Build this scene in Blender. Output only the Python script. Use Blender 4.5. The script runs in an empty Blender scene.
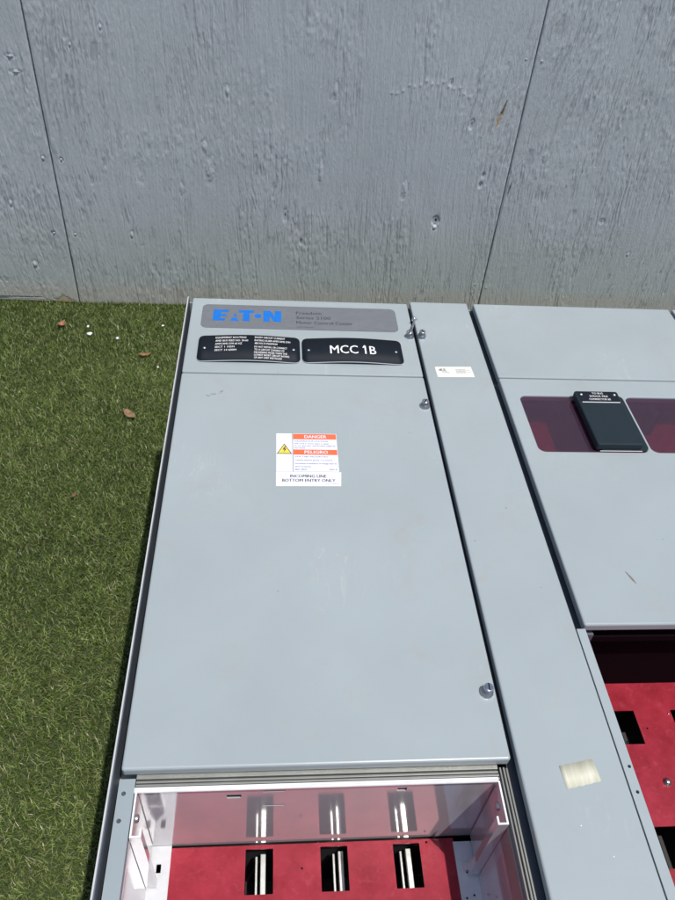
import bpy, math, random
import numpy as np
from mathutils import Vector, Matrix

S = 0.0254                      # the scene is laid out in inches: X across the cabinet, Y towards the fence, Z up (0 = door faces)
scene = bpy.context.scene
GZ = -20.0                      # the turf

# ------------------------------------------------------------------ camera
cam_data = bpy.data.cameras.new('camera')
cam = bpy.data.objects.new('camera', cam_data)
scene.collection.objects.link(cam)
cam_data.sensor_fit = 'VERTICAL'; cam_data.sensor_height = 24.0
cam_data.lens = 740.075 / 900 * 24.0
cam_data.clip_start = 0.02; cam_data.clip_end = 500
ax = Vector((0.99586632, -0.05818834, 0.06974518)); au = Vector((-0.01037025, 0.68999756, 0.7237374)); af = Vector((0.09023709, 0.72146898, -0.6865419))
m = Matrix((ax, au, -af)).transposed().to_4x4()
m.translation = Vector((5.8768, -45.5461, 28.5416)) * S
cam.matrix_world = m
scene.camera = cam

# ------------------------------------------------------------------ light
SUN = Vector((0.232, -0.255, 1.0)).normalized()
elev = math.asin(SUN.z)
world = bpy.data.worlds.new('World'); scene.world = world; world.use_nodes = True
wn = world.node_tree.nodes; wl = world.node_tree.links
sky = wn.new('ShaderNodeTexSky'); sky.sky_type = 'NISHITA'; sky.sun_disc = False
sky.sun_elevation = elev; sky.sun_rotation = math.atan2(SUN.x, SUN.y)
wl.new(sky.outputs[0], wn['Background'].inputs[0]); wn['Background'].inputs[1].default_value = 0.10
sun_d = bpy.data.lights.new('sun', 'SUN'); sun_d.energy = 3.6; sun_d.angle = math.radians(0.53); sun_d.color = (1.0, 0.955, 0.89)
sun = bpy.data.objects.new('sun', sun_d); scene.collection.objects.link(sun)
sun.rotation_euler = SUN.to_track_quat('Z', 'Y').to_euler()
scene.view_settings.view_transform = 'Standard'; scene.view_settings.look = 'None'
scene.view_settings.gamma = 1; scene.view_settings.use_curve_mapping = False
scene.view_settings.exposure = 0.15
scene.render.engine = 'CYCLES'; scene.cycles.blur_glossy = 0.15

# ------------------------------------------------------------------ materials
def new_mat(name):
    mt = bpy.data.materials.new(name); mt.use_nodes = True
    nt = mt.node_tree
    return mt, nt, nt.nodes['Principled BSDF']
def node(nt, kind, **kw):
    n = nt.nodes.new(kind)
    for k, v in kw.items(): setattr(n, k, v)
    return n
def ramp(nt, fac, stops):
    r = node(nt, 'ShaderNodeValToRGB'); e = r.color_ramp.elements
    while len(e) < len(stops): e.new(0.5)
    for el, (p, c) in zip(e, stops): el.position = p; el.color = (*c, 1) if len(c) == 3 else c
    nt.links.new(fac, r.inputs[0]); return r.outputs[0]
def coords(nt, scale=(1, 1, 1)):
    tc = node(nt, 'ShaderNodeTexCoord'); mp = node(nt, 'ShaderNodeMapping'); mp.inputs['Scale'].default_value = scale
    nt.links.new(tc.outputs['Object'], mp.inputs[0]); return mp.outputs[0]
def noise(nt, vec, scale, detail=4, rough=0.55, dist=0):
    n = node(nt, 'ShaderNodeTexNoise'); n.inputs['Scale'].default_value = scale; n.inputs['Detail'].default_value = detail
    n.inputs['Roughness'].default_value = rough; n.inputs['Distortion'].default_value = dist
    nt.links.new(vec, n.inputs['Vector']); return n.outputs['Fac']
def mix(nt, fac, a, b, mode='MIX'):
    n = node(nt, 'ShaderNodeMix', data_type='RGBA', blend_type=mode)
    for s, v in ((n.inputs[0], fac), (n.inputs[6], a), (n.inputs[7], b)):
        if isinstance(v, (int, float)): s.default_value = v
        elif isinstance(v, tuple): s.default_value = (*v, 1)
        else: nt.links.new(v, s)
    return n.outputs[2]
def bump(nt, bs, h, strength, dist):
    b = node(nt, 'ShaderNodeBump'); b.inputs['Strength'].default_value = strength; b.inputs['Distance'].default_value = dist
    nt.links.new(h, b.inputs['Height']); nt.links.new(b.outputs[0], bs.inputs['Normal'])
def plain(name, col, rough=0.5, metal=0.0, var=0.08, bmp=0.0, spec=0.5):
    mt, nt, bs = new_mat(name); v = coords(nt)
    n = noise(nt, v, 60, 5)
    c = ramp(nt, n, [(0.3, tuple(x * (1 - var) for x in col)), (0.7, tuple(min(1, x * (1 + var)) for x in col))])
    nt.links.new(c, bs.inputs['Base Color'])
    bs.inputs['Roughness'].default_value = rough; bs.inputs['Metallic'].default_value = metal
    bs.inputs['Specular IOR Level'].default_value = spec
    if bmp: bump(nt, bs, noise(nt, v, 500, 2), bmp, 0.0005)
    return mt

def paint_mat(name, col, rough=0.36):
    mt, nt, bs = new_mat(name); v = coords(nt)
    big = noise(nt, v, 4.5, 5, 0.6)
    c = ramp(nt, big, [(0.3, tuple(x * 0.94 for x in col)), (0.7, tuple(x * 1.05 for x in col))])
    # faint handling smudges, slightly yellow brown
    sm = noise(nt, v, 13, 8, 0.72, 0.7)
    f = ramp(nt, sm, [(0.56, (0, 0, 0)), (0.74, (0.42, 0.42, 0.42))])
    c = mix(nt, f, c, (0.33, 0.31, 0.28))
    # tiny specks of dirt
    vo = node(nt, 'ShaderNodeTexVoronoi'); vo.inputs['Scale'].default_value = 26; nt.links.new(v, vo.inputs['Vector'])
    sp = node(nt, 'ShaderNodeMath', operation='LESS_THAN'); nt.links.new(vo.outputs['Distance'], sp.inputs[0]); sp.inputs[1].default_value = 0.030
    gate = node(nt, 'ShaderNodeSeparateColor'); nt.links.new(vo.outputs['Color'], gate.inputs[0])
    g2 = node(nt, 'ShaderNodeMath', operation='GREATER_THAN'); nt.links.new(gate.outputs[0], g2.inputs[0]); g2.inputs[1].default_value = 0.80
    ml = node(nt, 'ShaderNodeMath', operation='MULTIPLY'); nt.links.new(sp.outputs[0], ml.inputs[0]); nt.links.new(g2.outputs[0], ml.inputs[1])
    m3 = node(nt, 'ShaderNodeMath', operation='MULTIPLY'); nt.links.new(ml.outputs[0], m3.inputs[0]); m3.inputs[1].default_value = 0.6
    c = mix(nt, m3.outputs[0], c, (0.16, 0.14, 0.12))
    # hairline scratches
    tc2 = coords(nt, (1, 0.16, 1)); sc = noise(nt, tc2, 55, 2, 0.5, 1.6)
    sr = ramp(nt, sc, [(0.488, (0, 0, 0)), (0.5, (1, 1, 1)), (0.512, (0, 0, 0))])
    msk = ramp(nt, noise(nt, v, 6, 3), [(0.57, (0, 0, 0)), (0.66, (0.28, 0.28, 0.28))])
    c = mix(nt, mix(nt, 1.0, sr, msk, 'MULTIPLY'), c, (0.62, 0.62, 0.6))
    nt.links.new(c, bs.inputs['Base Color'])
    rr = node(nt, 'ShaderNodeMapRange'); nt.links.new(sm, rr.inputs[0]); rr.inputs[3].default_value = rough - 0.06; rr.inputs[4].default_value = rough + 0.14
    nt.links.new(rr.outputs[0], bs.inputs['Roughness'])
    b1 = node(nt, 'ShaderNodeBump'); b1.inputs['Strength'].default_value = 0.35; b1.inputs['Distance'].default_value = 0.006
    nt.links.new(noise(nt, v, 5, 2), b1.inputs['Height'])
    b2 = node(nt, 'ShaderNodeBump'); b2.inputs['Strength'].default_value = 0.10; b2.inputs['Distance'].default_value = 0.0004
    nt.links.new(noise(nt, v, 420, 2), b2.inputs['Height']); nt.links.new(b1.outputs[0], b2.inputs['Normal']); nt.links.new(b2.outputs[0], bs.inputs['Normal'])
    return mt

M = {}
M['paint'] = paint_mat('grey enamel', (0.325, 0.370, 0.386), 0.29)
M['frame'] = paint_mat('grey frame enamel', (0.27, 0.32, 0.345), 0.42)
M['side'] = plain('dark side steel and gap shade', (0.10, 0.115, 0.14), 0.5)
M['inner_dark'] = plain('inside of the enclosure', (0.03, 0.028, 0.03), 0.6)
M['gasket'] = plain('olive grey rail', (0.255, 0.26, 0.24), 0.4, 0.3)
M['rim'] = plain('painted sunlit rim', (0.78, 0.78, 0.78), 0.3, 0.0)  # white of divider lip and bracket tops stands in for sun on them
M['bus'] = plain('tinned busbar', (0.72, 0.74, 0.70), 0.38, 0.7, 0.15)
M['screw'] = plain('zinc screw', (0.62, 0.61, 0.58), 0.28, 0.95)
M['knob'] = plain('nickel knob', (0.60, 0.60, 0.62), 0.20, 0.98)
M['knob_side'] = plain('knob washer', (0.34, 0.34, 0.36), 0.34, 0.9)
M['black'] = plain('black engraved plastic', (0.007, 0.011, 0.018), 0.6, spec=0.2)
M['module'] = plain('black moulded plastic', (0.012, 0.022, 0.030), 0.55, bmp=0.2, spec=0.25)
M['white'] = plain('white print', (0.78, 0.78, 0.78), 0.5, var=0.03)
M['sticker'] = plain('white vinyl', (0.76, 0.77, 0.84), 0.35, var=0.03)
M['orange'] = plain('orange print', (0.74, 0.15, 0.06), 0.4)
M['yellow'] = plain('yellow print', (0.80, 0.62, 0.07), 0.4)
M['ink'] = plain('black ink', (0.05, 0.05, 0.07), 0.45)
M['ink_grey'] = plain('grey ink', (0.22, 0.22, 0.25), 0.45)
M['ink_blue'] = plain('navy small print', (0.16, 0.18, 0.33), 0.45)
M['blue'] = plain('blue logo', (0.003, 0.15, 0.56), 0.35)
M['beige'] = plain('warm white label', (0.74, 0.73, 0.66), 0.45, var=0.02)
M['hole_or_shade'] = plain('hole_or_shade', (0.008, 0.003, 0.005), 0.9, spec=0.05)  # near black for knob slots, also paints the shade below the right door

def brushed():
    mt, nt, bs = new_mat('brushed aluminium foil'); v = coords(nt, (0.06, 1, 1))
    c = ramp(nt, noise(nt, v, 900, 4, 0.7), [(0.25, (0.17, 0.18, 0.195)), (0.75, (0.24, 0.25, 0.27))])
    c = mix(nt, ramp(nt, noise(nt, coords(nt), 30, 4), [(0.5, (0, 0, 0)), (0.75, (0.5, 0.5, 0.5))]), c, (0.25, 0.26, 0.28))
    nt.links.new(c, bs.inputs['Base Color']); bs.inputs['Metallic'].default_value = 0.35; bs.inputs['Roughness'].default_value = 0.42
    return mt
M['foil'] = brushed()
def red_mat():
    mt, nt, bs = new_mat('red enamel backplate'); v = coords(nt)
    c = ramp(nt, noise(nt, v, 28, 7, 0.7), [(0.32, (0.21, 0.007, 0.017)), (0.68, (0.34, 0.022, 0.042))])
    d = ramp(nt, noise(nt, v, 120, 4, 0.6, 0.5), [(0.55, (0, 0, 0)), (0.75, (0.32, 0.32, 0.32))])
    c = mix(nt, d, c, (0.42, 0.07, 0.10)); bs.inputs['Specular IOR Level'].default_value = 0.3
    nt.links.new(c, bs.inputs['Base Color']); bs.inputs['Roughness'].default_value = 0.42
    bump(nt, bs, noise(nt, v, 350, 3), 0.15, 0.0004)
    return mt
M['red'] = red_mat()
def gloss_white():
    mt, nt, bs = new_mat('glossy galvanised sheet'); v = coords(nt)
    c = ramp(nt, noise(nt, v, 9, 6, 0.6), [(0.3, (0.56, 0.56, 0.58)), (0.7, (0.66, 0.66, 0.67))])
    d = ramp(nt, noise(nt, v, 140, 5, 0.7, 0.6), [(0.66, (0, 0, 0)), (0.72, (0.7, 0.7, 0.7))])
    gate = ramp(nt, noise(nt, v, 16, 2), [(0.52, (0, 0, 0)), (0.6, (1, 1, 1))])
    c = mix(nt, mix(nt, 1.0, d, gate, 'MULTIPLY'), c, (0.30, 0.24, 0.26))
    nt.links.new(c, bs.inputs['Base Color'])
    bs.inputs['Metallic'].default_value = 0.46; bs.inputs['Roughness'].default_value = 0.085
    bump(nt, bs, noise(nt, v, 22, 2), 0.05, 0.002)
    return mt
M['gloss'] = gloss_white()
M['white_plate'] = plain('white painted tray', (0.60, 0.61, 0.63), 0.3, 0.1, 0.06)
def tint():
    mt, nt, bs = new_mat('tinted window'); nt.nodes.remove(bs)
    out = nt.nodes['Material Output']
    tr = node(nt, 'ShaderNodeBsdfTransparent'); tr.inputs[0].default_value = (0.75, 0.54, 0.64, 1)
    gl = node(nt, 'ShaderNodeBsdfGlossy'); gl.inputs['Roughness'].default_value = 0.035; gl.inputs[0].default_value = (1, 1, 1, 1)
    df = node(nt, 'ShaderNodeBsdfDiffuse'); df.inputs[0].default_value = (0.16, 0.10, 0.17, 1)
    m1 = node(nt, 'ShaderNodeMixShader'); m1.inputs[0].default_value = 0.16
    nt.links.new(tr.outputs[0], m1.inputs[1]); nt.links.new(df.outputs[0], m1.inputs[2])
    fr = node(nt, 'ShaderNodeFresnel'); fr.inputs[0].default_value = 1.5
    ge = node(nt, 'ShaderNodeNewGeometry'); fm = node(nt, 'ShaderNodeMath', operation='SUBTRACT'); fm.inputs[0].default_value = 1
    nt.links.new(ge.outputs['Backfacing'], fm.inputs[1]); fm2 = node(nt, 'ShaderNodeMath', operation='MULTIPLY')
    nt.links.new(fr.outputs[0], fm2.inputs[0]); nt.links.new(fm.outputs[0], fm2.inputs[1])
    m2 = node(nt, 'ShaderNodeMixShader'); nt.links.new(fm2.outputs[0], m2.inputs[0])
    nt.links.new(m1.outputs[0], m2.inputs[1]); nt.links.new(gl.outputs[0], m2.inputs[2]); nt.links.new(m2.outputs[0], out.inputs[0])
    return mt
M['tint'] = tint()
def tape_mat():
    mt, nt, bs = new_mat('masking tape'); v = coords(nt, (1, 0.1, 1))
    c = ramp(nt, noise(nt, v, 160, 3, 0.6), [(0.35, (0.50, 0.49, 0.38)), (0.65, (0.62, 0.61, 0.50))])
    nt.links.new(c, bs.inputs['Base Color']); bs.inputs['Roughness'].default_value = 0.6
    bump(nt, bs, noise(nt, v, 300, 2), 0.3, 0.0003)
    return mt
M['tape'] = tape_mat()

# ------------------------------------------------------------------ helpers
PARENT_ORG = {}
class MB:
    def __init__(s): s.v = []; s.f = []; s.m = []; s.sm = []
    def add(s, vs, fs, mi=0, smooth=False):
        o = len(s.v); s.v += [tuple(x) for x in vs]
        for f in fs: s.f.append(tuple(i + o for i in f)); s.m.append(mi); s.sm.append(smooth)
    def box(s, x0, x1, y0, y1, z0, z1, mi=0):
        vs = [(x, y, z) for x in (x0, x1) for y in (y0, y1) for z in (z0, z1)]
        s.add(vs, [(0, 1, 3, 2), (4, 6, 7, 5), (0, 4, 5, 1), (2, 3, 7, 6), (0, 2, 6, 4), (1, 5, 7, 3)], mi)
    def lathe(s, c, prof, n=28, mi=0, tilt=(0, 0), smooth=True, mats=None):
        base = len(s.v); R = Matrix.Rotation(tilt[0], 3, 'X') @ Matrix.Rotation(tilt[1], 3, 'Y')
        vs = []
        for r, z in prof:
            for k in range(n):
                a = 2 * math.pi * k / n
                p = R @ Vector((r * math.cos(a), r * math.sin(a), z)); vs.append((c[0] + p.x, c[1] + p.y, c[2] + p.z))
        s.v += vs
        for j in range(len(prof) - 1):
            for k in range(n):
                k2 = (k + 1) % n
                s.f.append((base + j * n + k, base + j * n + k2, base + (j + 1) * n + k2, base + (j + 1) * n + k))
                s.m.append(mats[j] if mats else mi); s.sm.append(smooth)
        s.f.append(tuple(base + (len(prof) - 1) * n + k for k in range(n))); s.m.append(mats[-1] if mats else mi); s.sm.append(False)
    def tube(s, pts, r, n=8, mi=0):
        pts = [Vector(p) for p in pts]; base = len(s.v)
        for i, p in enumerate(pts):
            d = (pts[min(i + 1, len(pts) - 1)] - pts[max(i - 1, 0)]).normalized()
            a = d.orthogonal().normalized(); b = d.cross(a)
            for k in range(n):
                t = 2 * math.pi * k / n; q = p + (a * math.cos(t) + b * math.sin(t)) * r; s.v.append(tuple(q))
        for i in range(len(pts) - 1):
            for k in range(n):
                k2 = (k + 1) % n; s.f.append((base + i * n + k, base + i * n + k2, base + (i + 1) * n + k2, base + (i + 1) * n + k)); s.m.append(mi); s.sm.append(True)
        for e in (0, len(pts) - 1): s.f.append(tuple(base + e * n + k for k in range(n))); s.m.append(mi); s.sm.append(False)
    def build(s, name, mats, parent=None, org=None, label=None, bevel=0):
        po = PARENT_ORG.get(parent.name, (0, 0, 0)) if parent else (0, 0, 0)
        if org is None:
            a = np.array(s.v); mn, mx = a.min(0), a.max(0); org = ((mn[0] + mx[0]) / 2, (mn[1] + mx[1]) / 2, mn[2])
        me = bpy.data.meshes.new(name)
        me.from_pydata([((x - org[0]) * S, (y - org[1]) * S, (z - org[2]) * S) for x, y, z in s.v], [], s.f)
        for mt in (mats if isinstance(mats, (list, tuple)) else [mats]): me.materials.append(M[mt] if isinstance(mt, str) else mt)
        me.polygons.foreach_set('material_index', s.m); me.polygons.foreach_set('use_smooth', s.sm)
        me.validate(); me.update()
        o = bpy.data.objects.new(name, me); scene.collection.objects.link(o)
        o.location = tuple((org[i] - po[i]) * S for i in range(3))
        if parent: o.parent = parent
        PARENT_ORG[o.name] = org
        if label: o['label'] = label
        if bevel:
            b = o.modifiers.new('bevel', 'BEVEL'); b.width = bevel * S; b.segments = 3; b.limit_method = 'ANGLE'
            me.polygons.foreach_set('use_smooth', [True] * len(me.polygons))
            b.harden_normals = True
        return o
def empty(name, loc, label, cat, group=None):
    o = bpy.data.objects.new(name, None); scene.collection.objects.link(o)
    o.location = tuple(c * S for c in loc); PARENT_ORG[o.name] = loc
    o['label'] = label; o['category'] = cat
    if group: o['group'] = group
    return o
def tag(o, label, cat, group=None):
    o['label'] = label; o['category'] = cat
    if group: o['group'] = group

def rrect(x0, x1, y0, y1, r=0.0, n=6):
    if r <= 0: return [(x0, y0), (x1, y0), (x1, y1), (x0, y1)]
    out = []
    for cx, cy, a0 in ((x1 - r, y0 + r, -90), (x1 - r, y1 - r, 0), (x0 + r, y1 - r, 90), (x0 + r, y0 + r, 180)):
        for k in range(n + 1):
            a = math.radians(a0 + 90 * k / n); out.append((cx + r * math.cos(a), cy + r * math.sin(a)))
    return out
def circle(cx, cy, r, n=20): return [(cx + r * math.cos(2 * math.pi * k / n), cy + r * math.sin(2 * math.pi * k / n)) for k in range(n)]
def to_mesh(cu):
    ob = bpy.data.objects.new('tmp', cu); scene.collection.objects.link(ob)
    bpy.context.view_layer.update()
    dg = bpy.context.evaluated_depsgraph_get(); me = bpy.data.meshes.new_from_object(ob.evaluated_get(dg))
    vs = [tuple(v.co) for v in me.vertices]; fs = [tuple(p.vertices) for p in me.polygons]
    bpy.data.objects.remove(ob); bpy.data.meshes.remove(me); bpy.data.curves.remove(cu)
    return vs, fs
def sheet(mb, outlines, z0, z1, bev=0.0, mi=0, T=None):
    """filled outline (later outlines are holes) between z0 and z1; T maps a point to the place"""
    cu = bpy.data.curves.new('tmp', 'CURVE'); cu.dimensions = '2D'; cu.fill_mode = 'BOTH'
    for pl in outlines:
        sp = cu.splines.new('POLY'); sp.points.add(len(pl) - 1)
        for p, (x, y) in zip(sp.points, pl): p.co = (x, y, 0, 1)
        sp.use_cyclic_u = True
    h = (z1 - z0) / 2
    cu.extrude = max(h - bev, 0); cu.bevel_depth = bev; cu.offset = -bev; cu.bevel_resolution = 2
    vs, fs = to_mesh(cu)
    vs = [(x, y, z + (z0 + z1) / 2) for x, y, z in vs]
    if T: vs = [T(*v) for v in vs]
    mb.add(vs, fs, mi)
def flat(mb, poly, z, mi=0, T=None):
    sheet(mb, [poly], z - 0.002, z + 0.002, 0, mi, T)
def text(mb, s, x, y, cap, z, mi=0, w=None, align='LEFT', bold=0.0, T=None):
    cu = bpy.data.curves.new('tmp', 'FONT'); cu.body = s; cu.size = 1.0; cu.resolution_u = 2
    vs, fs = to_mesh(cu)
    xs = [v[0] for v in vs]; x0, x1 = min(xs), max(xs)
    sy = cap / 0.729; sx = sy if w is None else w / max(x1 - x0, 1e-6)
    ox = {'LEFT': 0, 'CENTER': -(x1 - x0) * sx / 2, 'RIGHT': -(x1 - x0) * sx}[align]
    vs = [(x + ox + (v[0] - x0) * sx, y + v[1] * sy, z) for v in vs]
    for k in ((-1, 1) if bold > 0 else (0,)):
        v2 = [(q[0] + k * bold * cap * 2, q[1], q[2] + k * .0006) for q in vs]
        if T: v2 = [T(*q) for q in v2]
        mb.add(v2, fs, mi)

# ------------------------------------------------------------------ ground
def vnoise(X, Z, cx, cz, seed):
    rng = np.random.RandomState(seed); G = rng.rand(256, 256)
    u = X / cx + 1000.37; v = Z / cz + 1000.61
    iu = np.floor(u).astype(int); iv = np.floor(v).astype(int); fu = u - iu; fv = v - iv
    fu = fu * fu * (3 - 2 * fu); fv = fv * fv * (3 - 2 * fv)
    g = lambda a, b: G[a % 256, b % 256]
    return (g(iu, iv) * (1 - fu) + g(iu + 1, iv) * fu) * (1 - fv) + (g(iu, iv + 1) * (1 - fu) + g(iu + 1, iv + 1) * fu) * fv

mb = MB(); mb.add([(-1500, -1500, GZ), (1500, -1500, GZ), (1500, 1500, GZ), (-1500, 1500, GZ)], [(0, 1, 2, 3)])
mg, nt, bs = new_mat('turf backing'); v = coords(nt)
c = ramp(nt, noise(nt, v, 300, 4, 0.7), [(0.3, (0.02, 0.028, 0.010)), (0.7, (0.06, 0.08, 0.03))])
nt.links.new(c, bs.inputs['Base Color']); bs.inputs['Roughness'].default_value = 0.95
g = mb.build('ground', mg, org=(0, 0, GZ)); g['kind'] = 'structure'

def turf():
    rng = np.random.RandomState(11)
    def region(x0, x1, y0, y1, dens):
        n = int((x1 - x0) * (y1 - y0) * dens); return rng.uniform(x0, x1, n), rng.uniform(y0, y1, n)
    regs = [region(-34, 1.0, -46, 31.6, 120), region(1.0, 4, 0.5, 33, 40), region(-60, -34, -46, 31, 8)]
    X = np.concatenate([r[0] for r in regs]); Y = np.concatenate([r[1] for r in regs])
    far = np.concatenate([np.full(len(regs[0][0]), 0), np.full(len(regs[1][0]), 1), np.full(len(regs[2][0]), 1)])
    keep = ~((X > -0.15) & (Y < 0.2))
    X, Y, far = X[keep], Y[keep], far[keep]; n = len(X)
    # stitched tufts
    tx = np.round(X / 0.42) * 0.42; X = tx + (X - tx) * 0.75
    clump = vnoise(X, Y, 3.0, 3.0, 1); big = vnoise(X, Y, 14, 11, 2); fine = vnoise(X, Y, 0.9, 0.9, 5)
    L = rng.uniform(0.42, 0.78, n) * (0.75 + 0.35 * clump + 0.15 * big)
    W = rng.uniform(0.032, 0.058, n) * np.where(far > 0, 2.4, 1.0)
    ang = rng.normal(0, 0.75, n) + (vnoise(X, Y, 5, 5, 3) - 0.5) * 1.6 - 0.85 + math.pi * (rng.rand(n) < .25)
    lean = np.clip(rng.normal(0.75, 0.30, n), 0.1, 1.35)
    yaw = rng.uniform(0, math.pi, n)
    dx, dy = np.cos(ang), np.sin(ang); wx, wy = np.cos(yaw), np.sin(yaw)
    Z0 = GZ + 0.0 * X
    V = np.zeros((n, 5, 3))
    l1 = lean * 0.7; l2 = lean * 1.2
    p1x = X + dx * np.sin(l1) * L * 0.55; p1y = Y + dy * np.sin(l1) * L * 0.55; p1z = Z0 + np.cos(l1) * L * 0.55
    p2x = p1x + dx * np.sin(l2) * L * 0.5; p2y = p1y + dy * np.sin(l2) * L * 0.5; p2z = p1z + np.cos(l2) * L * 0.5
    V[:, 0] = np.stack([X - wx * W / 2, Y - wy * W / 2, Z0], 1); V[:, 1] = np.stack([X + wx * W / 2, Y + wy * W / 2, Z0], 1)
    V[:, 2] = np.stack([p1x - wx * W / 2, p1y - wy * W / 2, p1z], 1); V[:, 3] = np.stack([p1x + wx * W / 2, p1y + wy * W / 2, p1z], 1)
    V[:, 4] = np.stack([p2x, p2y, p2z], 1)
    # keep tips out of the cabinet and the fence
    ins = (V[:, :, 0] > -0.12) & (V[:, :, 1] < 0.1); V[:, :, 0] = np.where(ins, -0.12, V[:, :, 0])
    V = V.reshape(-1, 3) * S
    me = bpy.data.meshes.new('turf'); nv = n * 5
    me.vertices.add(nv); me.vertices.foreach_set('co', V.ravel())
    base = (np.arange(n) * 5)[:, None]
    loops = np.concatenate([base + np.array([0, 1, 3, 2]), base + np.array([2, 3, 4])], 1).ravel()
    me.loops.add(len(loops)); me.loops.foreach_set('vertex_index', loops)
    starts = np.stack([np.arange(n) * 7, np.arange(n) * 7 + 4], 1).ravel(); tot = np.tile([4, 3], n)
    me.polygons.add(2 * n); me.polygons.foreach_set('loop_start', starts); me.polygons.foreach_set('loop_total', tot)
    me.update(calc_edges=True)
    # the yarn colours: dark green, mid green, lime, olive and a few straw coloured curls
    pal = np.array([(0.070, 0.115, 0.020), (0.155, 0.225, 0.052), (0.29, 0.355, 0.12), (0.29, 0.305, 0.135), (0.46, 0.45, 0.30)])
    pr = np.stack([0.28 - 0.2 * (big - 0.5), 0.33 + 0 * big, 0.18 + 0.25 * (big - 0.5), 0.15 + 0 * big, 0.03 + 0.04 * (clump - 0.5)], 1)
    pr = np.clip(pr, 0.01, None); cum = np.cumsum(pr / pr.sum(1, keepdims=True), 1)
    k = (rng.rand(n)[:, None] > cum).sum(1).clip(0, 4)
    col = pal[k] * rng.uniform(0.8, 1.25, (n, 1)) * (0.85 + 0.35 * fine[:, None])
    at = me.color_attributes.new('yarn', 'FLOAT_COLOR', 'POINT')
    c4 = np.ones((n, 5, 4)); c4[:, :, :3] = col[:, None, :]; at.data.foreach_set('color', c4.ravel())
    mt, nt, bs = new_mat('artificial grass yarn')
    a = node(nt, 'ShaderNodeAttribute'); a.attribute_name = 'yarn'
    nt.links.new(a.outputs['Color'], bs.inputs['Base Color']); bs.inputs['Roughness'].default_value = 0.38
    bs.inputs['Specular IOR Level'].default_value = 0.5
    tl = node(nt, 'ShaderNodeBsdfTranslucent'); nt.links.new(a.outputs['Color'], tl.inputs[0])
    mx = node(nt, 'ShaderNodeMixShader'); mx.inputs[0].default_value = 0.22
    nt.links.new(bs.outputs[0], mx.inputs[1]); nt.links.new(tl.outputs[0], mx.inputs[2]); nt.links.new(mx.outputs[0], nt.nodes['Material Output'].inputs[0])
    me.materials.append(mt)
    o = bpy.data.objects.new('turf', me); scene.collection.objects.link(o)
    o['kind'] = 'stuff'; tag(o, 'short green artificial turf covering the ground beside the cabinets', 'artificial turf')
turf()

# ------------------------------------------------------------------ fence of painted plywood sheets
WA = 0.020; WO = (-16.2, 29.5); CW, SW = math.cos(WA), math.sin(WA)
WO0 = WO                                                          # wall coordinate 0
def fence_material():
    mt, nt, bs = new_mat('weathered grey paint on plywood'); v = coords(nt)
    tc = node(nt, 'ShaderNodeTexCoord')
    sep = node(nt, 'ShaderNodeSeparateXYZ'); nt.links.new(tc.outputs['Object'], sep.inputs[0])
    big = noise(nt, coords(nt, (1, 1, 0.8)), 3.2, 5, 0.6)
    c = ramp(nt, big, [(0.3, (0.515, 0.535, 0.565)), (0.7, (0.59, 0.61, 0.64))])
    st = noise(nt, coords(nt, (1, 1, 0.05)), 160, 5, 0.7)
    c = mix(nt, ramp(nt, st, [(0.50, (0, 0, 0)), (0.8, (0.4, 0.4, 0.4))]), c, (0.38, 0.40, 0.43))
    # green film in a band above the ground, brown splash at the very bottom
    nz = noise(nt, coords(nt, (1, 1, 0.5)), 9, 5, 0.65)
    ad = node(nt, 'ShaderNodeMath', operation='MULTIPLY_ADD'); nt.links.new(nz, ad.inputs[0]); ad.inputs[1].default_value = -0.22; nt.links.new(sep.outputs[2], ad.inputs[2])
    gf = ramp(nt, ad.outputs[0], [(0.0, (0.55, 0.55, 0.55)), (0.10, (0.34, 0.34, 0.34)), (0.19, (0, 0, 0))])
    c = mix(nt, gf, c, (0.44, 0.485, 0.44))
    bf = ramp(nt, ad.outputs[0], [(0.0, (0.55, 0.55, 0.55)), (0.012, (0, 0, 0))])
    ad2 = node(nt, 'ShaderNodeMath', operation='MULTIPLY_ADD'); nt.links.new(noise(nt, v, 30, 6, 0.7), ad2.inputs[0]); ad2.inputs[1].default_value = -0.09; nt.links.new(sep.outputs[2], ad2.inputs[2])
    bf = ramp(nt, ad2.outputs[0], [(0.0, (0.75, 0.75, 0.75)), (0.035, (0, 0, 0))])
    c = mix(nt, bf, c, (0.51, 0.48, 0.42))
    at = node(nt, 'ShaderNodeAttribute'); at.attribute_name = 'bare'
    c = mix(nt, at.outputs['Fac'], c, (0.50, 0.37, 0.24))
    at2 = node(nt, 'ShaderNodeAttribute'); at2.attribute_name = 'dark'
    c = mix(nt, at2.outputs['Fac'], c, (0.06, 0.055, 0.05))
    nt.links.new(c, bs.inputs['Base Color']); bs.inputs['Roughness'].default_value = 0.34; bs.inputs['Specular IOR Level'].default_value = 0.5
    bump(nt, bs, noise(nt, coords(nt, (1, 1, 0.16)), 520, 4, 0.7), 1.0, 0.0018)
    return mt
FM = fence_material()
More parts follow.
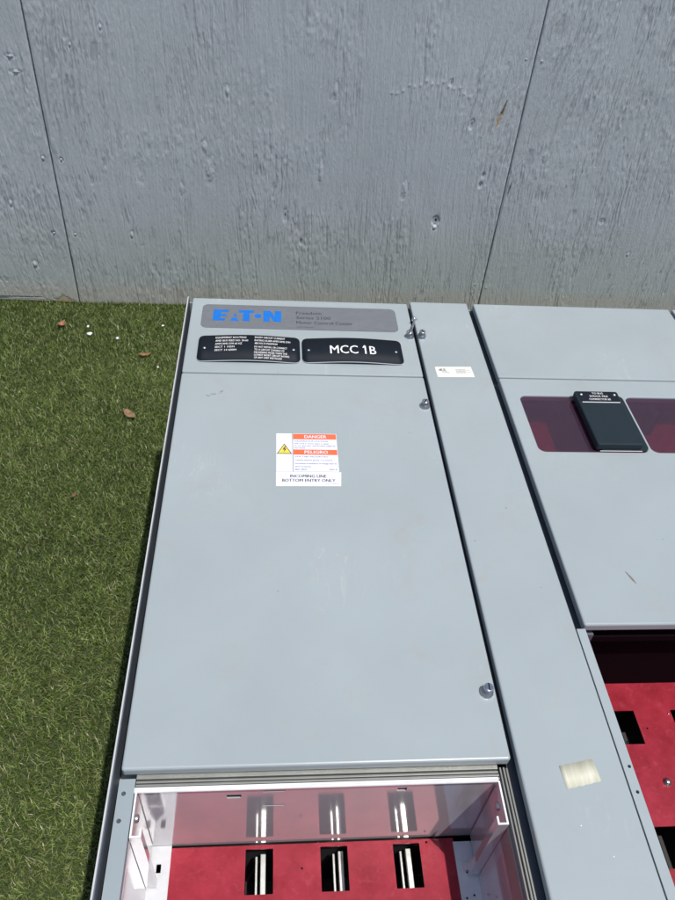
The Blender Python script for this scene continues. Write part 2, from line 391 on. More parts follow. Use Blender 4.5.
# (position along the fence, height, radius across, radius up, relief): knots, blisters, chipped holes
KNOTS = [(8.5, 16.0, .28, .9, -.06), (15.6, 16.2, .33, .9, .06), (15.2, 18.6, .2, .5, .05), (27.0, 16.5, .22, .9, .05), (23.4, 11.6, .16, .42, -.09), (6.9, 8.8, .14, .28, .07),
         (25.2, 8.5, .13, .2, -.09), (40.0, 11.5, .24, .34, -.16), (40.0, 10.7, .2, .2, .09), (42.0, 22.0, .14, .3, -.10), (39.2, 25.8, .1, .2, -.08), (44.3, 16.8, .12, .2, -.09), (44.2, 15.7, .13, .2, -.09), (36.0, 15.0, .25, .7, .05),
         (28.0, 24.5, .2, .6, .05), (17.6, 24, .18, .4, .05), (59.0, 12.0, .18, .2, -.08), (63.5, 8.0, .15, .2, .06), (-5.0, 12, .15, .3, .06), (-9, 22, .2, .5, .06), (-4.0, 5.0, .2, .3, .08), (12.6, 14.2, .2, .5, .04), (50.5, 19, .3, .5, .04),
         (.93, 16.8, .12, .12, -.10), (-.8, 16.9, .14, .14, .09), (.9, 8.7, .12, .12, .08), (-1.3, 8.8, .14, .14, -.08), (-1.9, 26.2, .3, .1, .09), (-1.6, 24.9, .35, .1, .09), (6.5, 29.0, .12, .2, .07), (3.6, 27.4, .1, .15, .07)]
STRING = [(33.5 + .55 * k, 24.3 + 1.3 * math.sin(k * .21) + (.3 if k % 3 == 0 else 0)) for k in range(15)]
def build_fence(u0, u1, zt, label, detail=(0, 1), chip=False, seed=0):
    gap = 0.07; a, b = u0 + gap, u1 - gap
    o_x, o_y = WO0[0] + CW * u0, WO0[1] + SW * u0
    xs = np.arange(a, b + 1e-6, 0.055 if detail else 0.5); xs[-1] = b
    zs = np.concatenate([np.arange(0.05, 35, 0.11), np.linspace(35, zt, 40)])
    U, Z = np.meshgrid(xs, zs, indexing='ij')
    w = U + .16 * (vnoise(U, Z, .9, 1.6, 20) - .5) + 1.1 * (vnoise(U, Z, 4.0, 14, 21) - .5) + 2.4 * (vnoise(U, Z, 13, 30, 22) - .5)
    h = 0.020 * (vnoise(w, Z, .20, 4.0, 23 + seed) - .5) + 0.014 * (vnoise(w, Z, .48, 9, 24 + seed) - .5) + 0.05 * (vnoise(w, Z, 5, 20, 26) - .5)
    patch = np.clip((vnoise(U, Z, 3.4, 7, 27 + seed) - .40) * 3.2, 0, 1)
    patch2 = np.clip((vnoise(U, Z, 5.5, 5.5, 31 + seed) - .52) * 4, 0, 1)
    cr = vnoise(w, Z, .10, 2.3, 28 + seed) * .6 + vnoise(w, Z, .22, 3.2, 29 + seed) * .4
    crack = np.clip((cr - .62) * 10, 0, 1) * (0.15 + 0.85 * patch)
    cr2 = vnoise(w + 9, Z, .095, .9, 61 + seed) * .55 + vnoise(w, Z, .7, 2.0, 62 + seed) * .45; crack = np.maximum(crack, np.clip((cr2 - .655) * 9, 0, 1) * (.2 + .8 * np.clip((vnoise(U, Z, 6, 9, 71 + seed) - .3) * 2.2, 0, 1)))
    h -= 0.042 * crack
    rough = vnoise(w, Z, .14, .42, 30) * vnoise(w, Z, .32, .9, 33); h += 0.055 * rough * patch2 + 0.036 * vnoise(w, Z, .11, .45, 35) * (.15 + patch) + .020 * vnoise(w, Z, .12, 1.4, 36)
    dark = 0.22 * crack; bare = np.zeros_like(h)
    for ku, kz, ru, rz, amp in KNOTS:
        d = np.sqrt(((U - ku) / ru) ** 2 + ((Z - kz) / rz) ** 2) + .5 * (vnoise(U, Z, .15, .2, 41) - .5)
        amp = amp * 1.25; h += amp * np.exp(-d ** 2 * 1.3) - abs(amp) * .5 * np.exp(-(d - 1.4) ** 2 * 5)
        if amp < -.085: dark = np.maximum(dark, np.exp(-d ** 2 * 3) * 1.0)
    for ku, kz in STRING:
        d = np.sqrt(((U - ku) / .14) ** 2 + ((Z - kz) / .12) ** 2); h += .05 * np.exp(-d ** 2)
    # one torn splinter showing bare wood, and a short gouge
    t = (Z - 22.9) ; c_ = 44.8 + t * .22
    d = np.abs(U - c_) / (.26 * np.clip(1 - np.abs(t) / 1.6, 0.01, 1)); m_ = (np.abs(t) < 1.6) & (d < 1 + .6 * (vnoise(U, Z, .1, .2, 43) - .5)); h[m_] -= .05; bare[m_] = .9; dark[m_ & (t > .2) & (d < .6)] = .8
    t = (Z - 15.5); c_ = 47.5 + t * .10; d = np.abs(U - c_) / (.12 * np.clip(1 - np.abs(t) / 1.0, 0.01, 1)); m_ = (np.abs(t) < 1.0) & (d < 1); h[m_] -= .03; dark[m_] = .75
    zoff = np.zeros_like(Z)
    if chip:                                                        # bare broken bottom corner next to the seam and a gap below the sheet
        d = np.sqrt(((U - (-1.5)) / 1.1) ** 2 + ((Z - 0.1) / .75) ** 2) + .7 * (vnoise(U, Z, .3, .3, 51) - .5); m_ = d < 1; h[m_] -= .04; bare[m_] = np.clip(1.6 - d[m_] * 1.2, 0, .95)
        zoff = np.where((Z < 3), (np.clip((-2.2 - U) / 2, 0, 1) * .75 + .10) * (1 - Z / 3), 0)
    edge = np.minimum(U - a, b - U); h -= .05 * np.exp(-(edge / .09) ** 2)
    nx, nz = U.shape
    lx = (U - u0); ly = -h; lz = Z + zoff                          # the front faces -y in the sheet's own frame
    front = np.stack([lx, ly, lz], -1).reshape(-1, 3)
    me = bpy.data.meshes.new('plywood_sheet')
    back = np.array([(a - u0, .7, 1.0 if chip else .05), (b - u0, .7, .3 if chip else .05), (b - u0, .7, zt), (a - u0, .7, zt)])
    V = np.concatenate([front, back]) * S
    idx = np.arange(nx * nz).reshape(nx, nz)
    q = np.stack([idx[:-1, :-1], idx[1:, :-1], idx[1:, 1:], idx[:-1, 1:]], -1).reshape(-1, 4)
    B = nx * nz
    me.from_pydata([], [], [])
    me.vertices.add(len(V)); me.vertices.foreach_set('co', V.ravel())
    polys = [q.ravel()]; tot = [4] * len(q)
    extra = [list(idx[:, 0][::-1]) + [B, B + 1], list(idx[:, -1]) + [B + 2, B + 3], list(idx[0, :]) + [B + 3, B], list(idx[-1, :][::-1]) + [B + 1, B + 2], [B, B + 3, B + 2, B + 1]]
    for e in extra: polys.append(np.array(e)); tot.append(len(e))
    loops = np.concatenate(polys); me.loops.add(len(loops)); me.loops.foreach_set('vertex_index', loops)
    st = np.concatenate([[0], np.cumsum(tot)[:-1]]); me.polygons.add(len(tot)); me.polygons.foreach_set('loop_start', st); me.polygons.foreach_set('loop_total', tot)
    me.update(calc_edges=True)
    sm = np.zeros(len(tot), bool); sm[:len(q)] = True; me.polygons.foreach_set('use_smooth', sm)
    for nm, arr in (('bare', bare), ('dark', dark)):
        at = me.attributes.new(nm, 'FLOAT', 'POINT'); at.data.foreach_set('value', np.concatenate([arr.ravel(), np.zeros(4)]))
    me.materials.append(FM)
    o = bpy.data.objects.new('plywood_sheet', me); scene.collection.objects.link(o)
    o.location = (o_x * S, o_y * S, GZ * S); o.rotation_euler = (0, 0, WA)
    tag(o, label, 'plywood sheet', 'grey painted plywood sheets of the fence')
    return o
f_left = build_fence(-48, 0, 96, 'grey painted plywood sheet at the left edge with a bare chipped bottom corner', 1, True, 3)
f_mid = build_fence(0, 47, 96, 'broad grey plywood sheet with knots, behind the cabinet with the danger sticker', 1, False, 0)
f_right = build_fence(47, 95, 96, 'smoother grey plywood sheet at the right, behind the cabinet with windows', 1, False, 7)
def nail(parent, u0, u, z):
    b = MB(); b.lathe((0, 0, 0), [(0.0001, -.03), (.13, -.03), (.13, .0), (.09, .03), (.05, .035)], 14, 0)
    b.v = [(x + (u - u0), -zz - .02, y + z) for x, y, zz in b.v]
    o = b.build('nail_head', FM, None, org=(u - u0, 0, z)); o.parent = parent
for u, z in ((-.8, 16.8), (.93, 16.8), (-1.25, 8.8), (.95, 8.7)): nail(f_left if u < 0 else f_mid, -48 if u < 0 else 0, u, z)
for u, z in ((46.1, 28.2), (47.7, 28.1), (46.0, 3.6), (47.5, 3.2)): nail(f_mid if u < 47 else f_right, 0 if u < 47 else 47, u, z)

# ------------------------------------------------------------------ the two cabinets
PZ = -6.6
KN = None
def knob(parent, x, y, tilt=(0, 0)):
    global KN
    if KN is None:
        b = MB()
        b.lathe((0, 0, 0), [(.30, 0), (.30, .05), (.27, .09), (.27, .16), (.19, .20), (.17, .24), (.17, .30), (.215, .32), (.215, .42), (.20, .46), (.14, .475)], 32, 0,
                mats=[1, 1, 1, 1, 1, 1, 1, 1, 0, 0, 0, 0])
        b.box(-.025, .025, -.17, .17, .474, .482, 2)
        KN = b.build('latch_knob', ['knob', 'knob_side', 'hole_or_shade'], None, org=(0, 0, 0)); o = KN
    else:
        o = KN.copy(); scene.collection.objects.link(o)
    o.parent = parent; p = PARENT_ORG[parent.name]
    o.location = ((x - p[0]) * S, (y - p[1]) * S, (0.001 - p[2]) * S); o.rotation_euler = (tilt[0], tilt[1], random.Random(x * 7 + y).uniform(-.6, .6))
    return o

def shell(parent, x0, x1):
    """side, back and end sheets of a cabinet lying on its back"""
    for xa, xb in ((x0, x0 + .10), (x1 - .10, x1)):
        b = MB(); b.box(xa, xb, -90, 0, -19.9, -.10 if xa == 0 else -.75); b.build('side_panel', 'side', parent, bevel=.02)
    b = MB(); b.box(x0 + .1, x1 - .1, -90, 0, -19.9, -19.7); b.build('back_panel', 'side', parent)
    b = MB(); b.box(x0 + .1, x1 - .1, -.12, 0, -19.7, -.52); b.build('top_panel', 'frame', parent)
    b = MB(); b.box(x0 + .1, x1 - .1, -90, -89.9, -19.7, -.52); b.build('bottom_panel', 'frame', parent)
def rim_strip(parent, x0, x1):
    b = MB(); b.box(x0 - .005, x0 + .06, -89.95, -.03, -.10, -.045); b.build('edge_trim', plain('pale trim edge', (.5, .51, .51), .4), parent)  # edge strip in a paler grey than the side panel

c1 = empty('motor_control_cabinet', (10, -45, GZ), 'grey metal cabinet lying on its back with black nameplates and danger sticker', 'electrical cabinet', 'grey motor control cabinets lying side by side')
shell(c1, 0, 20.0); rim_strip(c1, 0, 20)
def door(parent, outlines, label=None, name='door', bev=.10, mat='paint'):
    b = MB(); sheet(b, outlines, -.50, 0, bev)
    return b.build(name, mat, parent, label=label)
top1 = door(c1, [rrect(.37, 15.52, -8.66, -.22, .12)], 'short upper cover carrying the nameplates', 'upper_cover')
door1 = door(c1, [rrect(.37, 15.52, -33.24, -8.76, .12)], 'large plain door with the danger sticker')
ww1 = door(c1, [rrect(15.76, 19.95, -89.9, .05, .10)], 'narrow full length cover with masking tape', 'wireway_cover')
low1 = door(c1, [rrect(.37, 15.52, -89.9, -57.8, .12)], 'lower door', 'door')

# left frame rail with holes, groove beside it
b = MB(); sheet(b, [rrect(.28, .88, -57.7, -33.36), circle(.50, -33.9, .085), circle(.47, -34.88, .085), circle(.5, -45, .085), circle(.5, -50, .085)], -.95, -.52)
b.box(.10, .88, -89.9, -.14, -2.2, -1.6)
b.build('frame_rail', 'frame', c1, label='punched left hand frame rail')
b = MB(); b.box(.14, 15.6, -33.32, -.14, -2.9, -2.3); b.build('door_backing', 'inner_dark', c1)
b = MB()                                                           # stepped olive rail at the right of the opening
for xa, xb, zt in ((15.13, 15.20, -.56), (15.27, 15.35, -.56), (15.41, 15.49, -.62)): b.box(xa, xb, -57.7, -33.3, -1.1, zt)
b.box(15.06, 15.56, -57.7, -33.3, -2.2, -.85)
b.build('frame_rail', 'gasket', c1, bevel=.02, label='ridged right hand frame rail')
b = MB(); b.box(15.56, 15.9, -89.9, -.14, -1.6, -.9); b.build('gap_shade_strip', 'side', c1)  # dark strip colours in the shade between door and wireway cover
b = MB()                                                           # ridged cross rail below the door
for ya, yb, zt in ((-33.38, -33.20, -.52), (-33.52, -33.43, -.56), (-33.66, -33.57, -.53)): b.box(.9, 15.06, ya, yb, -1.0, zt)
b.box(.9, 15.06, -33.68, -33.2, -1.6, -.76)
b.build('rail_or_shade_plate', 'gasket', c1, bevel=.02)
# glossy divider plate facing the open bay
def up(x, y, z): return (x, -33.74 + z, y)
b = MB(); sheet(b, [rrect(.9, 15.06, PZ + .02, -.56), rrect(4.32, 4.88, -1.62, -1.25), rrect(5.73, 6.60, -1.12, -.98), rrect(5.73, 6.60, -2.50, -2.38), rrect(11.04, 11.42, -1.42, -1.10)], -.03, .03, 0, 0, up)
b.build('divider_plate', 'gloss', c1, label='shiny plate that mirrors the red backplate')
b = MB(); b.tube([(.80, -33.80, -.60), (15.0, -33.80, -.60)], .075, 12); b.box(.8, 15.0, -33.83, -33.77, -.62, -.56); b.box(.80, 15.0, -33.77, -33.69, -.62, -.54)
b.build('divider_lip', 'rim', c1, label='bright folded lip of the divider plate')
# side walls of the bay
b = MB(); b.box(.84, .90, -57.7, -33.78, PZ - .1, -.96); b.build('bay_wall', 'gloss', c1)
b = MB(); b.box(15.06, 15.12, -57.7, -33.78, PZ - .1, -2.2); b.box(15.06, 15.08, -57.7, -33.78, -2.2, -1.1); b.build('bay_wall', 'gloss', c1)
b = MB(); b.box(.9, 15.06, -57.7, -57.6, PZ, -.6); b.build('bay_wall', 'gloss', c1)
# red backplate with busbar slots
def slots(xs, ys, w=1.2): return [rrect(x, x + w, y - 1.78, y, .03, 2) for x in xs for y in ys]
b = MB(); sheet(b, [rrect(1.55, 14.22, -57.6, -33.86)] + slots((4.98, 8.24, 11.47), (-34.02, -39.7, -45.4, -51.1), 1.2) + [circle(7.42, -34.86, .05, 10), circle(13.0, -34.0, .05, 10), circle(10.1, -38.2, .06, 10), circle(2.9, -37.9, .06, 10)], PZ - .06, PZ)
b.build('backplate', 'red', c1, label='red backplate with three rows of slots')
b = MB(); sheet(b, [rrect(.9, 1.79, -57.6, -33.78), rrect(1.22, 1.42, -34.85, -34.5, .03, 2)], PZ + .01, PZ + .09); b.build('tray', 'white_plate', c1, label='sunlit white strip left of the red plate')
b = MB(); sheet(b, [[(14.18, -57.6), (15.06, -57.6), (15.06, -34.05), (14.18, -34.05)], circle(14.6, -35.3, .05, 10), circle(14.42, -36.3, .05, 10), circle(14.75, -36.2, .05, 10)], PZ + .01, PZ + .09); b.build('tray', 'white_plate', c1, label='shaded pale strip right of the red plate')
b = MB(); b.box(.3, 15.5, -57.7, -33.3, -12.3, -12.0); b.box(.3, .4, -57.7, -33.3, -12, -2.3); b.box(.9, 15.06, -33.72, -33.62, -12, PZ - .07); b.build('bay_floor', 'inner_dark', c1)
for x, z in ((5.74, -7.6), (5.44, -7.9), (9.22, -7.6), (8.92, -7.9), (12.30, -7.6), (12.0, -7.9)):
    b = MB(); wdt = .12 if z > -7.8 else .055
    b.box(x - wdt, x + wdt, -57.5, -33.9, z - .25, z); b.build('busbar', 'bus', c1, bevel=.03)
# channel brackets at the two sides of the bay
def bracket(sx, xw, label):
    b = MB(); t = .07; zt, zb = -.60, -6.3
    def bx(xa, xb, ya, yb, za, zc, mi=0): b.box(min(xa, xb), max(xa, xb), ya, yb, za, zc, mi)
    bx(xw, xw + sx * t, -35.40, -33.84, zb, zt)
    bx(xw, xw + sx * .42, -35.47, -35.40, zb, zt)
    bx(xw + sx * .35, xw + sx * .42, -35.40, -35.16, zb, zt)
    for (xa, xb, ya, yb) in ((xw, xw + sx * t, -35.40, -33.84), (xw, xw + sx * .42, -35.47, -35.40), (xw + sx * .35, xw + sx * .42, -35.40, -35.16)): bx(xa, xb, ya, yb, zt, zt + .05, 1)  # white caps painted as the sunlit top edges
    o = b.build('bracket', ['gloss', 'rim'], c1, label=label)
    s_ = MB(); s_.lathe((0, 0, 0), [(.16, 0), (.16, .05), (.12, .09), (.03, .10)], 18, 0)
    s_.v = [(xw + sx * (t + z), y - 34.55, x - 1.25) for x, y, z in s_.v]
    s_.build('screw', 'screw', o)
bracket(1, .92, 'left channel bracket in the sun'); bracket(-1, 15.04, 'right channel bracket in the shade')
b = MB(); b.box(14.45, 14.8, -35.25, -34.9, PZ + .1, PZ + .14); b.box(14.72, 14.78, -35.25, -34.9, PZ + .1, PZ + .7); b.build('clip', 'gloss', c1)

# --- logo plate
b = MB(); sheet(b, [rrect(1.14, 14.52, -3.86, -1.06, .42)], .002, .03, 0)
L0, L1, Y0, Y1 = 1.9, 6.52, -3.03, -1.70
def P(pts, mi=1): flat(b, [(L0 + (L1 - L0) * x, Y0 + (Y1 - Y0) * y) for x, y in pts], .034, mi)
P([(0, 0), (.165, 0), (.185, .22), (.10, .22), (.105, .40), (.19, .40), (.205, .60), (.11, .60), (.115, .78), (.215, .78), (.235, 1), (0, 1)])
P([(.255, 0), (.375, 0), (.345, .30), (.285, .30)]); P([(.295, .40), (.342, .40), (.327, .68), (.312, .68)])
P([(.365, 1), (.60, 1), (.585, .76), (.535, .76), (.535, 0), (.435, 0), (.435, .76), (.38, .76)])
P([(.655 + .052 * math.cos(t * math.pi / 9), .5 + .20 * math.sin(t * math.pi / 9)) for t in range(18)])
P([(.735, 0), (.735, 1), (.84, 1), (.905, .45), (.905, 1), (1, 1), (1, 0), (.895, 0), (.83, .52), (.83, 0)])
for i, (t, w) in enumerate((('Freedom', 1.75), ('Series 2100', 2.35), ('Motor Control Center', 3.85))): text(b, t, 7.55, -2.03 - .58 * i, .36, .034, 2, w, bold=.012)
text(b, 'cutler-hammer', 7.55, -3.62, .16, .034, 2, 1.15)
b.build('nameplate', ['foil', 'blue', 'ink'], top1, label='brushed grey plate with blue EATON logo')
# --- black engraved plates, bowed in the sun
def bowed(x0, x1, y0, y1, texts, label, hgt=.15, shift=.05):
    b = MB(); n = 40; r = .38
    def zz(x): return .03 + hgt * math.sin(math.pi * min(1, max(0, (x - x0) / (x1 - x0)))) ** 1.3
    def ext(x):
        d = min(x - x0, x1 - x); k = 0 if d >= r else r - math.sqrt(max(0, r * r - (r - d) ** 2)); return y0 + k, y1 - k
    xs = sorted(set([x0 + (x1 - x0) * i / n for i in range(n + 1)] + [x0 + r * k / 6 for k in range(6)] + [x1 - r * k / 6 for k in range(6)]))
    vs = []; fs = []; mi = []
    for x in xs:
        a, c = ext(x); z = zz(x); vs += [(x, a, z), (x, c, z), (x, a, z + .055), (x, c, z + .055)]
    for i in range(len(xs) - 1):
        o = i * 4; p = o + 4
        b.add([], []); fs += [(o + 2, p + 2, p + 3, o + 3), (o, o + 1, p + 1, p)]; mi += [0, 0]
        fs += [(o, p, p + 2, o + 2), (o + 1, o + 3, p + 3, p + 1)]; mi += [2, 2]
    b.add(vs, fs); b.m = mi[:]; b.sm = [False] * len(fs)
    b.sm = [True if k % 4 == 0 else False for k in range(len(fs))]
    T = lambda x, y, z: (x, y, zz(x) + .055 + z)
    for (t, x, y, cap, w, al) in texts: text(b, t, x, y, cap, .004, 1, w, al, .005, T)
    if 'MCC 1B' in texts[0][0]: flat(b, [(11.93, -5.78), (12.0, -5.78), (12.0, -5.98), (11.82, -6.08), (11.82, -5.99)], .006, 1, T)
    o = b.build('nameplate', ['black', 'white', 'white'], top1, label=label)
    for x in (x0 + .42, x1 - .42):
        s_ = MB(); s_.lathe((x, (y0 + y1) / 2, zz(x) + .05), [(.10, 0), (.10, .03), (.06, .06), (.02, .065)], 14); s_.build('screw', 'screw', o)
lt = [('EQUIPMENT ROUTING', 2.25, -5.28, 2.3), ('AND BUS FEED NO. 50-60', 2.25, -5.62, 2.45), ('AMPS RMS SYM 60 HZ', 2.25, -5.96, 2.0), ('SECT 1 105M', 2.25, -6.30, 1.45), ('SECT 14 600M', 2.25, -6.64, 1.6)]
rt = [('SHORT CIRCUIT CURRENT', 4.78, -5.24, 2.35), ('RATING 65,000 AMPS RMS SYM', 4.78, -5.58, 2.75), ('480 VOLTS MAXIMUM', 4.78, -5.90, 1.75), ('DO NOT INSTALL OR CONNECT', 4.78, -6.28, 2.5), ('TO A CIRCUIT CAPABLE OF', 4.78, -6.58, 2.3), ('DELIVERING MORE THAN THE', 4.78, -6.88, 2.5), ('LOWEST SHORT CIRCUIT RATING', 4.78, -7.16, 2.65), ('OF ANY UNIT INSTALLED', 4.78, -7.44, 2.1)]
bowed(1.17, 7.72, -7.66, -4.92, [(t, x, y - .02, .20, w, 'LEFT') for t, x, y, w in [(a_, b_, c_, d_ * .86) for a_, b_, c_, d_ in lt] + [(a_, b_, c_, d_ * .84) for a_, b_, c_, d_ in rt]], 'black plate with small white ratings text')
bowed(7.86, 14.44, -7.60, -4.98, [('MCC 1B', 11.18, -6.70, .92, 3.0, 'CENTER')], 'black plate engraved MCC 1B')

# --- danger sticker on the door
b = MB(); sheet(b, [rrect(6.20, 9.62, -17.28, -14.24)], .002, .012, 0)
flat(b, rrect(7.10, 7.14, -17.28, -14.24), .016, 5)
for ya, yb in ((-14.72, -14.27), (-15.98, -15.56)): flat(b, rrect(7.15, 9.60, ya, yb), .016, 1)
text(b, 'DANGER', 8.42, -14.62, .26, .022, 0, 1.25, 'CENTER', .012)
b2 = [(7.45, -15.85)]
text(b, 'PELIGRO', 8.42, -15.88, .25, .022, 0, 1.3, 'CENTER', .012)
flat(b, [(6.22, -15.92), (7.08, -15.92), (6.65, -15.08)], .016, 3); flat(b, [(6.30, -15.87), (7.00, -15.87), (6.65, -15.18)], .022, 2)
flat(b, [(6.70, -15.30), (6.54, -15.60), (6.66, -15.58), (6.60, -15.82), (6.78, -15.50), (6.66, -15.52), (6.76, -15.32)], .028, 3)
for t, y, w in (('HAZARDOUS VOLTAGE', -14.92, 1.9), ('Will result in serious injury or death.', -15.12, 1.95), ('Do not open door until all power supply has', -15.30, 2.3), ('been removed.', -15.48, .6)): text(b, t, 7.22, y, .105, .018, 4, w, 'LEFT', .02)
for t, y, w in (('VOLTAJE PELIGROSO', -16.18, 1.85), ('Causara lesiones graves o la muerte.', -16.45, 2.1), ('Desconecte el suministro de energia antes de', -16.72, 2.3), ('abrir la puerta.', -16.95, .9), ('IB01-0032                           REV B', -17.18, 2.3)): text(b, t, 7.22, y, .11, .018, 4, w, 'LEFT', .02)
b.build('warning_sticker', ['sticker', 'orange', 'yellow', 'ink', 'ink_blue', 'ink_grey'], door1, label='orange and white DANGER PELIGRO sticker')
b = MB(); sheet(b, [[(6.19, -18.38), (9.66, -18.36), (9.73, -17.32), (6.19, -17.30)]], .002, .012, 0)
text(b, 'INCOMING LINE', 7.93, -17.74, .23, .018, 1, 1.95, 'CENTER', .016); text(b, 'BOTTOM ENTRY ONLY', 7.95, -18.06, .23, .018, 1, 2.85, 'CENTER', .016)
text(b, '32-7109-4', 8.85, -18.24, .09, .018, 2, .7)
b.build('entry_sticker', ['sticker', 'ink', 'ink_grey'], door1, label='white sticker reading INCOMING LINE BOTTOM ENTRY ONLY')
# scuff on the door
b = MB(); rr = random.Random(4)
for k in range(16):
    x = 1.95 + rr.uniform(0, 1.0); y = -11.0 + (x - 1.95) * .45 + rr.uniform(-.12, .12); w_ = rr.uniform(.05, .16); h_ = rr.uniform(.012, .03)
    flat(b, [(x, y), (x + w_, y + h_), (x + w_ * .9, y + h_ * 2.5), (x + w_ * .2, y + h_ * 1.6)], .004)
b.build('scuff', plain('brown scuff', (0.20, 0.17, 0.13), 0.7), door1)
# knobs, loose latch clip
knob(top1, 15.18, -4.35, (.15, -.10)); knob(door1, 15.16, -11.65); knob(door1, 15.10, -30.36, (0.03, .05))
knob(ww1, 16.02, -4.32)
b = MB(); b.tube([(15.28, -4.2, .42), (15.45, -3.6, .36), (15.62, -3.05, .30), (15.66, -2.75, .36)], .07, 10); b.lathe((15.66, -2.75, .22), [(.12, 0), (.16, .05), (.16, .2), (.10, .28), (.02, .3)], 16)
b.tube([(15.66, -2.75, .42), (15.85, -2.95, .45)], .05, 8)
b.build('latch_clip', 'knob', top1)
# UL sticker and tape on the wireway cover
b = MB(); sheet(b, [[(16.44, -8.72), (18.86, -8.66), (18.80, -7.58), (16.40, -7.66)]], .002, .01, 0)
text(b, 'UL', 16.95, -8.12, .34, .016, 1, .34, 'CENTER', .04); flat(b, circle(16.72, -7.98, .10), .016, 1); text(b, 'LISTED', 17.05, -8.30, .12, .016, 1, .5, 'CENTER')
for i, t in enumerate(('MOTOR CONTROL CENTER', 'ENCLOSED INDUSTRIAL', 'CONTROL PANEL SECT.')): text(b, t, 17.72, -7.98 - .16 * i, .12, .016, 2, .65)
for i, t in enumerate(('Issue No. 5621', 'KK-2094')): text(b, t, 18.40, -8.0 - .2 * i, .07, .016, 2, .3)
b.build('listing_sticker', ['beige', 'ink_grey', 'ink_grey'], ww1, label='small white listing sticker')
b = MB(); vs = []; fs = []; n = 9
for i in range(n + 1):
    t = i / n; z = .008 + .02 * abs(math.sin(t * 5.2 + .4))
    vs += [(17.37 + 1.44 * t, -33.56 + .24 * t, z), (17.45 + 1.46 * t, -34.48 + .26 * t + .03 * (i % 2), z * .7)]
for i in range(n): fs.append((2 * i, 2 * i + 1, 2 * i + 3, 2 * i + 2))
b.add(vs, fs, 0, True)
o = b.build('masking_tape', 'tape', ww1, label='square of creased masking tape'); sol = o.modifiers.new('t', 'SOLIDIFY'); sol.thickness = .006 * S
for (x, y, s_) in ((18.5, -36.9, .022), (17.6, -35.8, .025), (18.35, -19.88, .05), (18.9, -25.0, .03)):
    b = MB(); flat(b, circle(x, y, s_, 7), .005); b.build('paint_chip', 'white' if y < -35.5 else 'ink_grey', ww1)

# --- second cabinet
c2 = empty('motor_control_cabinet', (30.1, -45, GZ), 'grey metal cabinet on the right with tinted windows and black connector block', 'electrical cabinet', 'grey motor control cabinets lying side by side')
shell(c2, 20.03, 40.0)
top2 = door(c2, [rrect(20.42, 35.28, -8.58, .02, .10)], None, 'upper_cover')
WIN = [rrect(21.36, 27.98, -15.46, -10.38, .42), rrect(28.20, 34.6, -15.46, -10.38, .42)]
door2 = door(c2, [rrect(20.42, 35.28, -27.12, -8.68, .12)] + WIN, 'door with two tinted windows')
ww2 = door(c2, [rrect(35.55, 39.95, -89.9, .02, .10)], None, 'wireway_cover')
low2 = door(c2, [rrect(20.42, 35.28, -89.9, -57.8, .12)], 'lower door', 'door')
for (x0, x1) in ((21.0, 28.05), (28.13, 34.9)):
    b = MB(); b.box(x0, x1, -15.8, -10.05, -.16, -.10); b.build('window_pane', 'tint', door2)
b = MB(); sheet(b, [rrect(20.04, 20.45, -57.7, -27.24), circle(20.30, -33.6, .07), circle(20.28, -34.6, .07), circle(20.3, -45, .07)], -.40, -.12); b.build('frame_rail', 'paint', c2, label='punched frame rail beside the red bay')
b = MB(); b.box(20.14, 21.1, -27.15, -.14, -1.3, -.80); b.box(35.2, 35.7, -89.9, -.14, -2.2, -1.2); b.build('gap_shade_strip', 'side', c2)  # dark strips whose colour stands in for shade in the gaps
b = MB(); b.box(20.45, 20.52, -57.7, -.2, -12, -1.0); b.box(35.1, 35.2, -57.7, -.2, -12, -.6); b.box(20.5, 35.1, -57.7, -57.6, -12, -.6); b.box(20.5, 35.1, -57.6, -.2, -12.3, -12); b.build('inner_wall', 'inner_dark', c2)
b = MB(); sheet(b, [rrect(20.55, 35.08, -57.55, -.25)] + slots((23.60, 26.78, 29.96, 33.1), (-28.03, -33.71, -39.4, -45.1), 1.2) + [circle(25.2, -29.0, .05, 8)], PZ - .06, PZ); b.build('backplate', 'red', c2, label='bright red backplate seen through the open bay')
for x in (24.12, 27.30, 30.5, 33.6):
    b = MB(); b.box(x - .10, x + .10, -57.5, -27.6, -8.3, -8.0); b.build('busbar', 'bus', c2, bevel=.03)
b = MB(); b.lathe((26.62, -28.25, PZ), [(.05, 0), (.05, .05), (.01, .06)], 8); b.build('rivet', 'screw', c2)
b = MB(); b.lathe((24.60, -29.1, -8.0), [(.08, 0), (.08, .06), (.01, .08)], 8); b.build('rivet', 'screw', c2)
b = MB(); b.lathe((25.18, -31.72, PZ), [(.20, 0), (.20, .05), (.13, .06), (.13, .13), (.09, .16), (.03, .17)], 18, 0)
b.build('bolt', 'screw', c2)
b = MB(); b.box(20.55, 35.08, -26.50, -26.40, PZ + .02, -1.2); b.box(20.55, 35.08, -27.0, -26.55, -1.6, -1.2); b.build('rail_or_shade_plate', 'hole_or_shade', c2)  # black plate added to paint the shade under the door
# components visible behind the windows
b = MB(); b.box(21.0, 35.0, -21, -.3, -2.9, -2.8); b.build('inner_plate', 'red', c2)
for bx_ in ((24.1, 25.2, -8.3, -7.7, -2.4, -1.9), (24.9, 26.0, -9.5, -9.25, -2.4, -2.2), (30.9, 31.4, -8.3, -7.8, -2.4, -1.9), (30.3, 30.8, -10.9, -10.3, -3, -1.0)):
    b = MB(); b.box(*bx_); b.build('terminal_block', 'inner_dark', c2)
